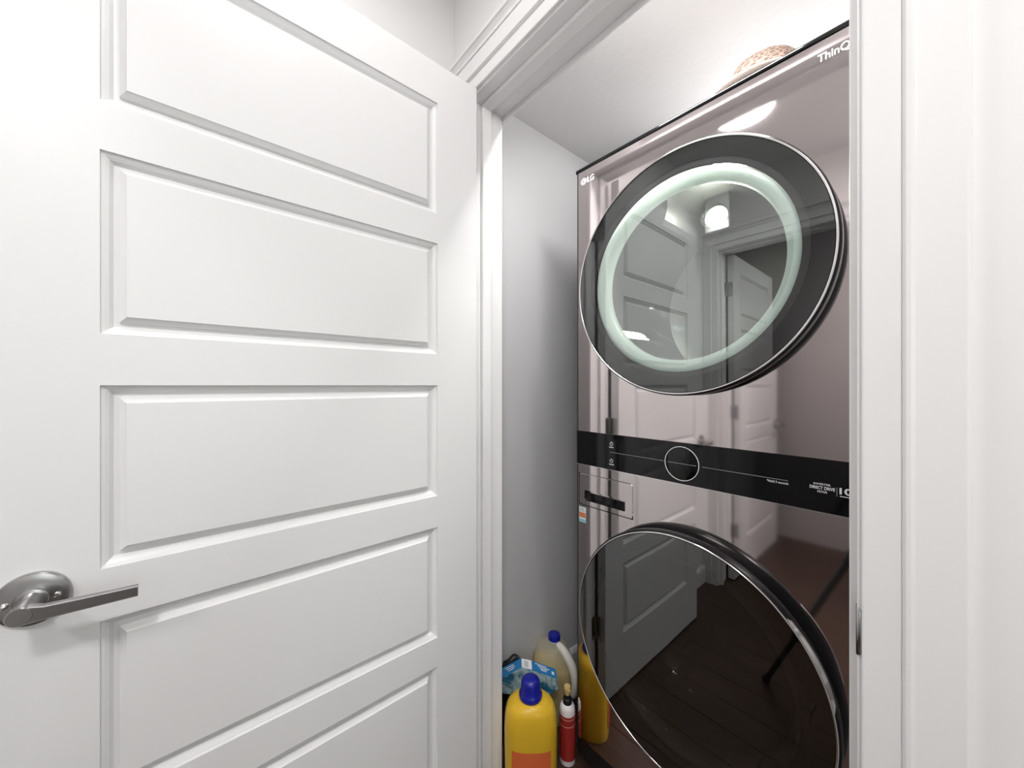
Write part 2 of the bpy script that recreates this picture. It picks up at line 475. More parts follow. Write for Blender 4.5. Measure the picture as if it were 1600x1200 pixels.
# strike plate on the right jamb
bm = bmesh.new()
sp = spline([(JR - .0008, .634), (JR - .0008, .616), (JR - .0005, .606), (JR + .0035, .6010), (JR + .0085, .6025)], 5)
prof = []
zz = lambda i, n: .0285 if i < n * .55 else .0285 - .010 * ((i - n * .55) / (n * .45)) ** 1.2
n = len(sp)
A = [[Vector((x, y, .9255 + zz(i, n))), Vector((x, y, .9255 - zz(i, n) * 1.0))] for i, (x, y) in enumerate(sp)]
for p, q in zip(A[:-1], A[1:]):
    bm.faces.new([bm.verts.new(p[0]), bm.verts.new(q[0]), bm.verts.new(q[1]), bm.verts.new(p[1])])
bmesh.ops.remove_doubles(bm, verts=bm.verts[:], dist=.00001)
st = finish('strike_plate', bm, M_nickel, jc, True)
sm = st.modifiers.new('thick', 'SOLIDIFY'); sm.thickness = .0014; sm.offset = 0
st['label'] = 'satin nickel strike plate'

# ------------------------------------------------------------------ laundry tower
TX0, TX1, TYF, TYB = -.771, -.071, .938, 1.69
TZ0, TZ1 = .035, 1.906
PZ0, PZ1 = .970, 1.075
TC = (TX0 + TX1) / 2
DZ_U, DZ_L = 1.497, .552
RO = .299                        # door outer radius
RH = .262                        # hole in the front plate
TD = .892                        # door front plane
tower = thing('laundry_tower', 'dark steel stacked washer and dryer tower with two round glass doors', 'washer dryer', (TC, TYF, 0))
TO = Vector((TC, TYF, 0))
def part(name, bm, m, parent, smooth=False, angle=None):
    """bm is in world coordinates; shift to the tower's frame"""
    for v in bm.verts: v.co -= TO
    return finish(name, bm, m, parent, smooth, None, angle)

RC = .010
def plate_with_hole(bm, x0, x1, z0, z1, cz, R, y):
    cx = TC
    angs = sorted(set([2 * PI * i / 96 for i in range(96)] + [math.atan2(z - cz, x - cx) % (2 * PI) for x in (x0, x1) for z in (z0, z1)]))
    inn, out, back = [], [], []
    for a in angs:
        c, s = math.cos(a), math.sin(a)
        t = min((x1 - cx) / c if c > 1e-9 else (x0 - cx) / c if c < -1e-9 else 1e9, (z1 - cz) / s if s > 1e-9 else (z0 - cz) / s if s < -1e-9 else 1e9)
        inn.append(Vector((cx + R * c, y, cz + R * s))); out.append(Vector((cx + t * c, y, cz + t * s)))
        back.append(Vector((cx + R * c, y + .03, cz + R * s)))
    loft(bm, [out, inn, back], True, False, False)
def quad(bm, x0, x1, z0, z1, y):
    bm.faces.new([bm.verts.new((x0, y, z0)), bm.verts.new((x1, y, z0)), bm.verts.new((x1, y, z1)), bm.verts.new((x0, y, z1))])

DRX0, DRX1, DRZ0, DRZ1 = -.757, -.567, .842, .941
# steel front panels
bm = bmesh.new()
plate_with_hole(bm, TX0 + RC, TX1 - RC, PZ1, TZ1 - .008, DZ_U, RH, TYF)
finish_u = part('upper_front_panel', bm, M_steel, tower)
finish_u['label'] = 'glossy dark steel dryer front'
bm = bmesh.new()
plate_with_hole(bm, TX0 + RC, TX1 - RC, TZ0 + .06, DRZ0 - .0012, DZ_L, RH, TYF)
quad(bm, TX0 + RC, TX1 - RC, DRZ1 + .0012, PZ0, TYF)
quad(bm, DRX1 + .0012, TX1 - RC, DRZ0 - .0012, DRZ1 + .0012, TYF)
quad(bm, TX0 + RC, DRX0 - .0012, DRZ0 - .0012, DRZ1 + .0012, TYF)
pl = part('lower_front_panel', bm, M_steel, tower)
pl['label'] = 'glossy dark steel washer front'
# cabinet: rounded front edges, sides, back, kick panel
bm = bmesh.new()
prof = [(TX0 + RC, TYF)]
for j in range(1, 7):
    a = PI / 2 + j * PI / 12
    prof.append((TX0 + RC + RC * math.cos(a), TYF + RC - RC * math.sin(a)))
for side in (0, 1):
    pts = [(x if side == 0 else TX0 + TX1 - x, y) for x, y in prof] + [((TX0 if side == 0 else TX1), TYB)]
    loft(bm, [[Vector((x, y, TZ0)) for x, y in pts], [Vector((x, y, TZ1 - .008)) for x, y in pts]], False)
bm.faces.new([bm.verts.new(p) for p in ((TX0, TYB, TZ0), (TX1, TYB, TZ0), (TX1, TYB, TZ1), (TX0, TYB, TZ1))])
bm.faces.new([bm.verts.new(p) for p in ((TX0, TYF + RC, TZ0), (TX1, TYF + RC, TZ0), (TX1, TYB, TZ0), (TX0, TYB, TZ0))])
cab = part('cabinet', bm, M_side, tower, True, 30)
cab['label'] = 'dark cabinet sides'
bm = bmesh.new(); box(bm, (TX0 + .002, TYF + .004, TZ0), (TX1 - .002, TYF + .02, TZ0 + .06), .003)
part('kick_panel', bm, M_soft, tower)
bm = bmesh.new(); box(bm, (TX0, TYF - .003, TZ1 - .008), (TX1, TYB, TZ1 + .004), .004, 3)
part('top_cover', bm, M_black, tower, True, 35)
for fx in (TX0 + .06, TX1 - .06):
    for fy in (TYF + .07, TYB - .07):
        bm = bmesh.new(); lathe(bm, [(.022, 0), (.022, .012), (.012, .014), (.012, TZ0 + .002)], 20, 'Z', (fx, fy, 0), True, True)
        part('foot', bm, M_soft, tower, True, 40)

# control panel
bm = bmesh.new()
pts = [(x, y - .0025) for x, y in prof]
full = pts[::-1] + [(TX0 + TX1 - x, y) for x, y in pts]
full = [(TX0 - .0005, TYF + .03)] + full + [(TX1 + .0005, TYF + .03)]
loft(bm, [[Vector((x, y, z)) for x, y in full] for z in (PZ0, PZ1)], True)
cp = part('control_panel', bm, M_black, tower, True, 30)
cp['label'] = 'glossy black control panel with a round dial'
YP = TYF - .0025
def strip(name, x0, x1, z0, z1, y, m, parent, th=.0006):
    bm = bmesh.new(); box(bm, (x0, y - th, z0), (x1, y + .0004, z1))
    return part(name, bm, m, parent)
o = strip('trim_strip', TX0 + .006, TX1 - .006, PZ0 - .0004, PZ0 + .0012, YP - .0004, M_chrome, cp, .0012)
o['label'] = 'thin bright strip under the control panel'
DCX, DCZ = -.428, 1.0225
bm = bmesh.new()
lathe(bm, [(.0432, -.0010), (.0432, -.0030), (.0418, -.0030), (.0418, -.0010)], 72, 'Y', (DCX, YP, DCZ))
part('dial_ring', bm, M_print, cp)
bm = bmesh.new()
lathe(bm, [(.0418, 0), (.0418, -.0016), (.0405, -.0022), (.0001, -.0022)], 72, 'Y', (DCX, YP, DCZ))
part('dial_face', bm, M_black, cp, True, 30)
strip('indicator_line', -.640, DCX - .048, 1.0220, 1.0226, YP, M_greyprint, cp)
strip('indicator_line', DCX - .036, DCX + .036, 1.0220, 1.0226, YP - .0022, M_greyprint, cp)
strip('indicator_line', DCX + .050, -.208, 1.0215, 1.0221, YP, M_greyprint, cp)

def text(name, body, x, z, width, height, y, m, parent, bold=0.0):
    cu = bpy.data.curves.new('text', 'FONT'); cu.body = body; cu.size = 1.0; cu.extrude = 0.01
    if bold: cu.offset = bold
    ob = bpy.data.objects.new('text', cu); COL.objects.link(ob)
    dg = bpy.context.evaluated_depsgraph_get()
    me = bpy.data.meshes.new_from_object(ob.evaluated_get(dg))
    bpy.data.objects.remove(ob)
    xs = [v.co.x for v in me.vertices]; ys = [v.co.y for v in me.vertices]
    sx = width / (max(xs) - min(xs)); sy = height / (max(ys) - min(ys)); mx, my = min(xs), min(ys)
    for v in me.vertices:
        v.co = Vector((x + (v.co.x - mx) * sx, y - .0004 - v.co.z * .03, z + (v.co.y - my) * sy)) - TO
    me.materials.clear(); me.materials.append(m)
    o = bpy.data.objects.new(name, me); COL.objects.link(o); o.parent = parent
    return o

def power_icon(x, z):
    bm = bmesh.new()
    n = 20; r0, r1 = .0044, .0056
    P = []
    for i in range(n + 1):
        a = PI / 2 + .5 + (2 * PI - 1.0) * i / n
        P.append((math.cos(a), math.sin(a)))
    for (a, b), (c, d) in zip(P[:-1], P[1:]):
        bm.faces.new([bm.verts.new((x + a * r0, YP - .0005, z + b * r0)), bm.verts.new((x + a * r1, YP - .0005, z + b * r1)),
                      bm.verts.new((x + c * r1, YP - .0005, z + d * r1)), bm.verts.new((x + c * r0, YP - .0005, z + d * r0))])
    box(bm, (x - .0006, YP - .0006, z + .0005), (x + .0006, YP, z + .0064))
    part('power_symbol', bm, M_print, cp)
power_icon(-.635, 1.0475); text('lettering', 'DRYER', -.6425, 1.0355, .015, .0034, YP, M_print, cp, .01)
power_icon(-.635, .9975); text('lettering', 'WASHER', -.6435, .9850, .017, .0034, YP, M_print, cp, .01)
text('lettering', '*Hold 3 seconds', -.245, 1.0135, .038, .0050, YP, M_print, cp)
text('lettering', 'INVERTER', -.166, 1.0240, .026, .0036, YP, M_print, cp, .012)
text('lettering', 'DIRECT DRIVE', -.172, 1.0155, .0385, .0062, YP, M_print, cp, .02)
text('lettering', 'MOTOR', -.160, 1.0090, .015, .0042, YP, M_print, cp, .012)
strip('divider_line', -.1310, -.1304, 1.0070, 1.0240, YP, M_greyprint, cp)
text('lettering', '10', -.1270, 1.0120, .018, .0125, YP, M_print, cp, .03)
strip('underline', -.1265, -.1090, 1.0075, 1.0088, YP, M_print, cp)

# brand marks on the dryer front
text('brand_lettering', 'LG', -.7250, 1.8555, .0250, .0180, TYF, M_print, finish_u, .018)
bm = bmesh.new()
lathe(bm, [(.0001, -.0008), (.0108, -.0008), (.0108, 0)], 32, 'Y', (-.7395, TYF, 1.8640))
em = part('logo_emblem', bm, M_print, finish_u)
bm = bmesh.new()
ex, ez, ey = -.7395, 1.8640, TYF - .0010
box(bm, (ex - .0007, ey - .0003, ez - .0045), (ex + .0007, ey, ez + .0050)); box(bm, (ex - .0007, ey - .0003, ez - .0045), (ex + .0034, ey, ez - .0031))
box(bm, (ex - .0046, ey - .0003, ez + .0020), (ex - .0026, ey, ez + .0040))
for i in range(28):
    a0, a1 = PI / 2 + (2 * PI - PI / 2) * i / 28, PI / 2 + (2 * PI - PI / 2) * (i + 1) / 28
    r0, r1 = .0078, .0088
    bm.faces.new([bm.verts.new((ex + r * math.cos(a), ey - .0002, ez + r * math.sin(a))) for r, a in ((r0, a0), (r1, a0), (r1, a1), (r0, a1))])
part('logo_mark', bm, M_black, finish_u)
text('brand_lettering', 'ThinQ', -.1600, 1.8540, .0480, .0185, TYF, M_print, finish_u, .012)

# round doors
def round_door(name, label, cz, glass, upper):
    bm = bmesh.new()
    lathe(bm, [(RO - .030, .045), (RO - .006, .045), (RO - .002, .040), (RO + .0035, .030), (RO + .0040, .012), (RO + .0030, .004), (RO - .0008, .0004),
               (RO - .0045, .0004), (RO - .0045, .004), (RH - .004, .006), (RH - .012, .030)] if upper else
              [(RO - .030, .045), (RO - .012, .045), (RO - .004, .037), (RO + .0035, .026), (RO + .0055, .014), (RO + .0040, .004), (RO - .0008, .0004),
               (RO - .0045, .0004), (RO - .0045, .004), (RH - .004, .006), (RH - .012, .030)], 128, 'Y', (TC, TD, cz))
    d = part(name, bm, M_rim, tower, True, 40)
    d['label'] = label
    bm = bmesh.new()
    lathe(bm, [(RO + .0006, .0022), (RO + .0004, -.0002), (RO - .0010, -.0012), (RO - .0030, -.0008), (RO - .0036, .0012)], 160, 'Y', (TC, TD, cz))
    part('trim_ring', bm, M_chrome, d, True)
    bm = bmesh.new()
    lathe(bm, [(RO - .0034, .0010), (.0001, .0006)], 128, 'Y', (TC, TD, cz))
    part('door_glass', bm, glass, d)
    if upper:
        bm = bmesh.new()
        lathe(bm, [(.232, .0022), (.0001, .0018)], 96, 'Y', (TC, TD, cz))
        part('inner_pane', bm, M_pane, d)
    # bowl behind the glass
    bm = bmesh.new()
    if upper:
        lathe(bm, [(.236, .010), (.228, .014), (.222, .030), (.200, .110), (.170, .150), (.10, .175), (.0001, .182)], 96, 'Y', (TC, TD, cz))
    else:
        lathe(bm, [(.236, .014), (.224, .020), (.214, .045), (.185, .140), (.150, .175), (.09, .195), (.0001, .202)], 96, 'Y', (TC, TD, cz))
    part('glass_bowl', bm, M_bowl, d, True)
    bm = bmesh.new()
    if upper:
        lathe(bm, [(.246, .030), (.243, .014), (.236, .009), (.226, .011), (.219, .018), (.214, .034), (.216, .050)], 96, 'Y', (TC, TD, cz))
        part('inner_ring', bm, M_ring, d, True)
    else:
        lathe(bm, [(.249, .034), (.245, .016), (.238, .012), (.232, .018), (.228, .040), (.222, .070)], 96, 'Y', (TC, TD, cz))
        part('inner_ring', bm, M_gasket, d, True)
    # dark mask behind the outer glass band
    bm = bmesh.new()
    lathe(bm, [(RO - .006, .006), (.244, .008)], 96, 'Y', (TC, TD, cz))
    part('mask_band', bm, M_soft, d)
    return d
du = round_door('dryer_door', 'round dark glass dryer door with pale inner ring', DZ_U, M_glassU, True)
dl = round_door('washer_door', 'round dark glass washer door', DZ_L, M_glassL, False)
# grip ledge on the washer door's right flank
bm = bmesh.new()
rings = []
for i in range(13):
    a = math.radians(12 + 32 * i / 12)
    c, s = math.cos(a), math.sin(a)
    k = math.sin(PI * i / 12) ** .4
    rings.append([Vector((TC + r * c, y, DZ_L + r * s)) for r, y in ((RO + .001, TD + .001), (RO + .001 + .007 * k, TD + .003), (RO + .001 + .007 * k, TD + .007), (RO + .001, TD + .008))])
loft(bm, rings)
part('grip', bm, M_chrome, dl, True, 40)

# drums
for nm, cz, lab in (('dryer_drum', DZ_U, 'dim steel dryer drum'), ('washer_drum', DZ_L, 'dim steel washer drum')):
    bm = bmesh.new()
    lathe(bm, [(RH, TYF + .03), (.268, TYF + .05), (.285, TYF + .07), (.285, TYF + .50), (.24, TYF + .53), (.0001, TYF + .54)], 64, 'Y', (TC, 0, cz))
    o = part(nm, bm, M_drum if nm[0] == 'd' else M_gasket, tower, True, 40)
    for k in range(3):
        a = PI / 2 + k * 2 * PI / 3 + .5
        bm = bmesh.new()
        pr = [(-.045, 0), (-.030, .03), (-.008, .055), (.008, .055), (.030, .03), (.045, 0)]
        rr = []
        for y in (TYF + .10, TYF + .48):
            ring = []
            for u, h in pr:
                rad = .284 - h
                ring.append(Vector((TC + rad * math.cos(a) - u * math.sin(a), y, cz + rad * math.sin(a) + u * math.cos(a))))
            rr.append(ring)
        loft(bm, rr)
        part('lifter', bm, M_drum if nm[0] == 'd' else M_gasket, o, True, 40)
    if nm == 'dryer_drum':
        bm = bmesh.new()
        lathe(bm, [(.030, 0), (.030, -.006), (.024, -.016), (.014, -.021), (.0001, -.023)], 32, 'Y', (TC - .012, 1.172, 1.716))
        lp = part('drum_lamp', bm, M_drumlens, o, True)
        lp['label'] = 'small round lit drum lamp'
        bm = bmesh.new(); box(bm, (TC - .047, 1.172, 1.676), (TC + .023, 1.185, 1.785), .004)
        part('lamp_bracket', bm, M_soft, o)
        ld = bpy.data.lights.new('drum_light', 'POINT'); ld.energy = DRUM_W; ld.color = (1, .96, .88); ld.shadow_soft_size = .025
        lo = bpy.data.objects.new('drum_light', ld); COL.objects.link(lo); lo.parent = tower
        lo.location = Vector((TC - .012, 1.125, 1.70)) - TO

# detergent drawer with finger slot
SX0, SX1, SZ0, SZ1 = -.736, -.591, .858, .890
bm = bmesh.new()
def rrect(x0, x1, z0, z1, r, y, n=5):
    P = []
    for cx, cz, a0 in ((x1 - r, z1 - r, 0), (x0 + r, z1 - r, PI / 2), (x0 + r, z0 + r, PI), (x1 - r, z0 + r, 3 * PI / 2)):
        for j in range(n + 1):
            a = a0 + j * PI / 2 / n
            P.append(Vector((cx + r * math.cos(a), y, cz + r * math.sin(a))))
    return P
loft(bm, [rrect(DRX0, DRX1, DRZ0, DRZ1, .006, TYF + .02), rrect(DRX0, DRX1, DRZ0, DRZ1, .006, TYF + .0008), rrect(DRX0 + .0016, DRX1 - .0016, DRZ0 + .0016, DRZ1 - .0016, .005, TYF - .0006),
          rrect(SX0, SX1, SZ0, SZ1, .004, TYF - .0006), rrect(SX0 + .001, SX1 - .001, SZ0 + .001, SZ1 - .001, .004, TYF + .002),
          rrect(SX0 + .001, SX1 - .001, SZ0 + .001, SZ1 - .001, .004, TYF + .022)], True, False, False)
dr = part('detergent_drawer', bm, M_steel, tower)
dr['label'] = 'detergent drawer front with a finger slot'
bm = bmesh.new(); box(bm, (SX0 - .004, TYF + .016, SZ0 - .004), (SX1 + .004, TYF + .024, SZ1 + .004))
part('slot_back', bm, M_black, dr)
bm = bmesh.new(); box(bm, (SX0 + .016, TYF + .004, SZ1 - .007), (SX1 - .002, TYF + .010, SZ1), .0015)
part('finger_lip', bm, M_steel, dr)
bm = bmesh.new()
loft(bm, [rrect(DRX0 - .0012, DRX1 + .0012, DRZ0 - .0012, DRZ1 + .0012, .0001, TYF + .0003), rrect(DRX0 - .0012, DRX1 + .0012, DRZ0 - .0012, DRZ1 + .0012, .0001, TYF + .024)], True, False, True)
part('drawer_gap', bm, M_soft, dr)

# energy sticker
M_stb = mat('sticker_blue', (.25, .55, .62), .45); M_sto = mat('sticker_orange', (.72, .22, .08), .45); M_stw = mat('sticker_white', (.80, .86, .87), .45)
M_stk = mat('sticker_ink', (.05, .1, .12), .5)
sx0, sx1 = -.7570, -.7310
st0 = strip('energy_sticker', sx0, sx1, .786, .834, TYF, M_stw, tower); st0['label'] = 'small white, blue and orange sticker'
strip('sticker_band', sx0 + .001, sx1 - .001, .801, .817, TYF - .0006, M_sto, st0, .0002)
strip('sticker_band', sx0 + .001, sx1 - .001, .787, .796, TYF - .0006, M_stb, st0, .0002)
for k, zz_ in enumerate((.829, .825, .821)):
    strip('sticker_text', sx0 + .003, sx1 - .004 - .004 * (k % 2), zz_, zz_ + .0013, TYF - .0006, M_stk, st0, .0002)

# ------------------------------------------------------------------ straw hat on the tower
def hat_mat():
    m = mat('woven_straw', (.40, .30, .25), .8)
    nt = m.node_tree; b = nt.nodes['Principled BSDF']
    tc = nt.nodes.new('ShaderNodeTexCoord')
    vo = nt.nodes.new('ShaderNodeTexVoronoi'); vo.feature = 'DISTANCE_TO_EDGE'; vo.inputs['Scale'].default_value = 85
    nt.links.new(tc.outputs['Object'], vo.inputs['Vector'])
    r = nt.nodes.new('ShaderNodeValToRGB'); r.color_ramp.elements[0].position = .03; r.color_ramp.elements[1].position = .16
    r.color_ramp.elements[0].color = (.36, .265, .215, 1); r.color_ramp.elements[1].color = (.15, .10, .078, 1)
    nt.links.new(vo.outputs['Distance'], r.inputs['Fac']); nt.links.new(r.outputs[0], b.inputs['Base Color'])
    bp = nt.nodes.new('ShaderNodeBump'); bp.inputs['Strength'].default_value = .6; bp.inputs['Distance'].default_value = .004; bp.invert = True
    nt.links.new(vo.outputs['Distance'], bp.inputs['Height']); nt.links.new(bp.outputs['Normal'], b.inputs['Normal'])
    return m
M_straw = hat_mat(); M_brim = mat('pale_brim', (.66, .55, .48), .75, bump=(300, .3, .002))
hat = thing('straw_hat', 'brown woven straw hat lying on top of the laundry tower', 'hat', (-.300, 1.105, TZ1 + .004))
def hat_ring(rx, ry, z, bend, n=64):
    P = []
    for i in range(n):
        a = 2 * PI * i / n
        P.append(Vector((rx * math.cos(a), ry * math.sin(a), z + bend * math.sin(a) ** 2)))
    return P
bm = bmesh.new()
loft(bm, [hat_ring(.098, .088, .010, .0), hat_ring(.096, .086, .035, 0), hat_ring(.092, .083, .070, 0), hat_ring(.084, .075, .100, 0), hat_ring(.066, .060, .124, 0),
          hat_ring(.042, .038, .137, 0), hat_ring(.018, .016, .141, 0), hat_ring(.0004, .0004, .142, 0)], True, False, True)
finish('crown', bm, M_straw, hat, True)
bm = bmesh.new()
loft(bm, [hat_ring(.096, .086, .012, 0), hat_ring(.115, .105, .006, .002), hat_ring(.140, .130, .003, .014), hat_ring(.158, .146, .003, .026),
          hat_ring(.160, .148, .0055, .027), hat_ring(.157, .145, .008, .027), hat_ring(.140, .130, .007, .014), hat_ring(.115, .105, .010, .002), hat_ring(.096, .086, .016, 0)], True, False, False)
finish('brim', bm, M_brim, hat, True)
bm = bmesh.new()
loft(bm, [hat_ring(.0985, .0885, .014, 0), hat_ring(.0982, .0882, .017, 0), hat_ring(.0968, .0868, .036, 0), hat_ring(.0950, .0850, .036, 0)], True, False, False)
finish('hat_band', bm, mat('brown_band', (.18, .12, .09), .7), hat, True, angle=40)

# ------------------------------------------------------------------ cleaning supplies on the closet floor
M_yel = mat('yellow_plastic', (.80, .50, .03), .30, coat=.15)
M_blue = mat('blue_cap_plastic', (.008, .014, .30), .25, coat=.2)
CA = VIEW_ANG
def at(px, t):     # plan position of the column seen at distance t (used once to lay the objects out)
    r = (px - 800) / 579.0
    return (t * (-math.sin(CA) + math.cos(CA) * r), t * (math.cos(CA) + math.sin(CA) * r))

# yellow detergent bottle
x, y = at(829, 1.135)
yb = thing('detergent_bottle', 'yellow plastic detergent bottle with a round blue cap', 'bottle', (x, y, 0), CA)
bm = bmesh.new()
secs = spline([(0, .070, .050), (.008, .077, .056), (.10, .079, .058), (.18, .080, .058), (.222, .077, .057), (.247, .070, .054), (.260, .056, .047), (.265, .043, .040), (.2675, .033, .033), (.269, .0265, .0265)], 4)
loft(bm, [superell(rx, ry, z, 2.8 if z < .2 else 2.8 - .8 * min(1, (z - .2) / .07), 56) for z, rx, ry in secs])
body = finish('bottle_body', bm, M_yel, yb, True)
bm = bmesh.new()
lathe(bm, [(.024, .264), (.0345, .268), (.0355, .272), (.0355, .279), (.0325, .284), (.0298, .288), (.0288, .310), (.0268, .319), (.021, .3245), (.010, .3260), (.0001, .3260)], 48, 'Z', (0, 0, 0), True)
cap = finish('bottle_cap', bm, M_blue, yb, True, angle=50)
bm = bmesh.new()
lab_s = [superell(.0800, .0582, z, 2.8, 56) for z in (.04, .15)]
lab_s = [[Vector((p.x * 1.008, p.y * 1.012, p.z)) for p in s if p.y <= .004 and abs(p.x) < .060] for s in lab_s]
loft(bm, lab_s, False)
finish('bottle_label', bm, mat('orange_label', (.75, .16, .05), .4), yb, True)
bm = bmesh.new()
tube(bm, spline([(0, .046, .235), (0, .064, .222), (0, .068, .18), (0, .066, .13), (0, .052, .11)], 5), .0125, 12)
finish('bottle_handle', bm, M_yel, yb, True)

# vinegar jug
def jug_mat():
    m = mat('milky_plastic', (.86, .83, .74), .35)
    nt = m.node_tree; b = nt.nodes['Principled BSDF']; o = nt.nodes['Material Output']
    t = nt.nodes.new('ShaderNodeBsdfTransparent'); t.inputs[0].default_value = (.97, .95, .88, 1)
    tl = nt.nodes.new('ShaderNodeBsdfTranslucent'); tl.inputs[0].default_value = (.9, .87, .78, 1)
    m1 = nt.nodes.new('ShaderNodeMixShader'); m1.inputs[0].default_value = .35
    m2 = nt.nodes.new('ShaderNodeMixShader'); m2.inputs[0].default_value = .58
    nt.links.new(b.outputs[0], m1.inputs[1]); nt.links.new(tl.outputs[0], m1.inputs[2])
    nt.links.new(m1.outputs[0], m2.inputs[1]); nt.links.new(t.outputs[0], m2.inputs[2]); nt.links.new(m2.outputs[0], o.inputs['Surface'])
    return m
M_jug = jug_mat(); M_liq = mat('yellow_liquid', (.58, .43, .03), .15)
x, y = at(866, 1.385)
jg = thing('vinegar_jug', 'clear plastic jug half full of yellow liquid with a dark blue cap', 'jug', (x, y, 0), CA)
JS = [(0, .058, .058), (.008, .068, .068), (.06, .072, .072), (.13, .072, .072), (.185, .072, .072), (.224, .066, .067), (.248, .050, .053), (.262, .031, .034), (.268, .021, .022), (.272, .0195, .0195), (.288, .0195, .0195)]
bm = bmesh.new()
loft(bm, [superell(rx, ry, z, 3.0 if z < .2 else 2.2, 48, (-.006 if z < .25 else 0)) for z, rx, ry in spline(JS, 4)])
finish('jug_body', bm, M_jug, jg, True)
bm = bmesh.new()
loft(bm, [superell(rx - .003, ry - .003, max(z, .003), 3.0, 48, -.006) for z, rx, ry in spline(JS, 4) if z < .19])
finish('liquid', bm, M_liq, jg, True, angle=60)
bm = bmesh.new()
hp = spline([(.012, -.016, .262), (.034, -.040, .250), (.056, -.060, .215), (.067, -.068, .170), (.066, -.062, .128), (.058, -.050, .105)], 6)
tube(bm, hp, [.013 + .003 * math.sin(PI * i / (len(hp) - 1)) for i in range(len(hp))], 14)
finish('jug_handle', bm, mat('milky_handle', (.84, .82, .74), .3), jg, True)
bm = bmesh.new()
lathe(bm, [(.0205, .268), (.0215, .269), (.0215, .272), (.0195, .2722)], 36, 'Z')
finish('tamper_ring', bm, mat('pale_collar', (.7, .72, .85), .35), jg, True, angle=40)
bm = bmesh.new()
lathe(bm, [(.0215, .272), (.0225, .273), (.0225, .288), (.0212, .2915), (.019, .2925), (.0001, .2925)], 40, 'Z', (0, 0, 0), True)
finish('jug_cap', bm, M_blue, jg, True, angle=40)
bm = bmesh.new()
lab = [[p * 1.0 for p in superell(.0735, .0735, z, 3.0, 48, -.006) if p.x < -.03 and p.y < .05] for z in (.10, .185)]
for k in (0, 1): lab[k].sort(key=lambda p: -math.atan2(p.y, -p.x - .0))
loft(bm, lab, False)
finish('jug_label', bm, mat('golden_label', (.80, .48, .06), .4), jg, True)

# red-labelled bottle with pump tip
x, y = at(886.5, 1.205)
sb = thing('pump_bottle', 'small white bottle with red label, black collar and yellow tip', 'bottle', (x, y, 0), CA)
bm = bmesh.new()
lathe(bm, [(.020, 0), (.0245, .003), (.0252, .010), (.0252, .168), (.0240, .178), (.0200, .186), (.0125, .190), (.0105, .191)], 40, 'Z', (0, 0, 0), True, True)
finish('bottle_body', bm, mat('white_plastic', (.86, .83, .83), .35), sb, True, angle=50)
bm = bmesh.new()
lathe(bm, [(.0254, .020), (.0257, .020), (.0257, .160), (.0254, .160)], 40, 'Z')
finish('bottle_label', bm, mat('red_label', (.38, .03, .025), .35, noise=(60, .25)), sb, True, angle=40)
for zb in (.150, .128):
    bm = bmesh.new(); lathe(bm, [(.0256, zb), (.0259, zb), (.0259, zb + .0025), (.0256, zb + .0025)], 40, 'Z')
    finish('label_stripe', bm, mat('pink_stripe', (.7, .35, .33), .4), sb, True, angle=40)
bm = bmesh.new()
lathe(bm, [(.0135, .188), (.0145, .189), (.0145, .203), (.0130, .205), (.0105, .206), (.0100, .216), (.0085, .217), (.0001, .217)], 32, 'Z', (0, 0, 0), True)
finish('collar', bm, M_soft, sb, True, angle=40)
bm = bmesh.new()
lathe(bm, [(.0085, .213), (.0085, .226), (.0108, .230), (.0108, .240), (.0095, .2435), (.0001, .2440)], 24, 'Z', (0, 0, 0), True)
tube(bm, [(.003, -.002, .236), (.006, -.014, .2355)], .0035, 10)
finish('pump_tip', bm, mat('amber_tip', (.75, .55, .22), .3), sb, True, angle=40)

# blue carton with a faceted top
x, y = at(827, 1.262)
ct = thing('blue_carton', 'blue cardboard carton with white barcode label behind the yellow bottle', 'carton', (x, y, 0), CA)
bagx, bagy = x, y
M_cart = mat('blue_carton', (.02, .22, .52), .4); M_cartf = mat('carton_front', (.10, .33, .45), .4)
nt = M_cartf.node_tree
tc_ = nt.nodes.new('ShaderNodeTexCoord'); nz = nt.nodes.new('ShaderNodeTexNoise'); nz.inputs['Scale'].default_value = 22; nz.inputs['Distortion'].default_value = 1.2
rp = nt.nodes.new('ShaderNodeValToRGB'); rp.color_ramp.elements[0].position = .42; rp.color_ramp.elements[1].position = .62
rp.color_ramp.elements[0].color = (.015, .14, .26, 1); rp.color_ramp.elements[1].color = (.45, .60, .62, 1)
nt.links.new(tc_.outputs['Object'], nz.inputs['Vector']); nt.links.new(nz.outputs['Fac'], rp.inputs['Fac']); nt.links.new(rp.outputs[0], nt.nodes['Principled BSDF'].inputs['Base Color'])
OUT = [(-.094, .190), (.060, .182), (.094, .205), (.092, .238), (.010, .268), (-.028, .276), (-.096, .240), (-.096, .206)]
bm = bmesh.new()
for yy, mi in ((-.024, 1), (.020, 0)):
    f = bm.faces.new([bm.verts.new((u, yy, v)) for u, v in OUT]); f.material_index = mi
n = len(OUT)
for i in range(n):
    (u0, v0), (u1, v1) = OUT[i], OUT[(i + 1) % n]
    bm.faces.new([bm.verts.new((u0, -.024, v0)), bm.verts.new((u1, -.024, v1)), bm.verts.new((u1, .020, v1)), bm.verts.new((u0, .020, v0))])
bmesh.ops.remove_doubles(bm, verts=bm.verts[:], dist=.00001)
finish('carton_body', bm, [M_cart, M_cartf], ct)
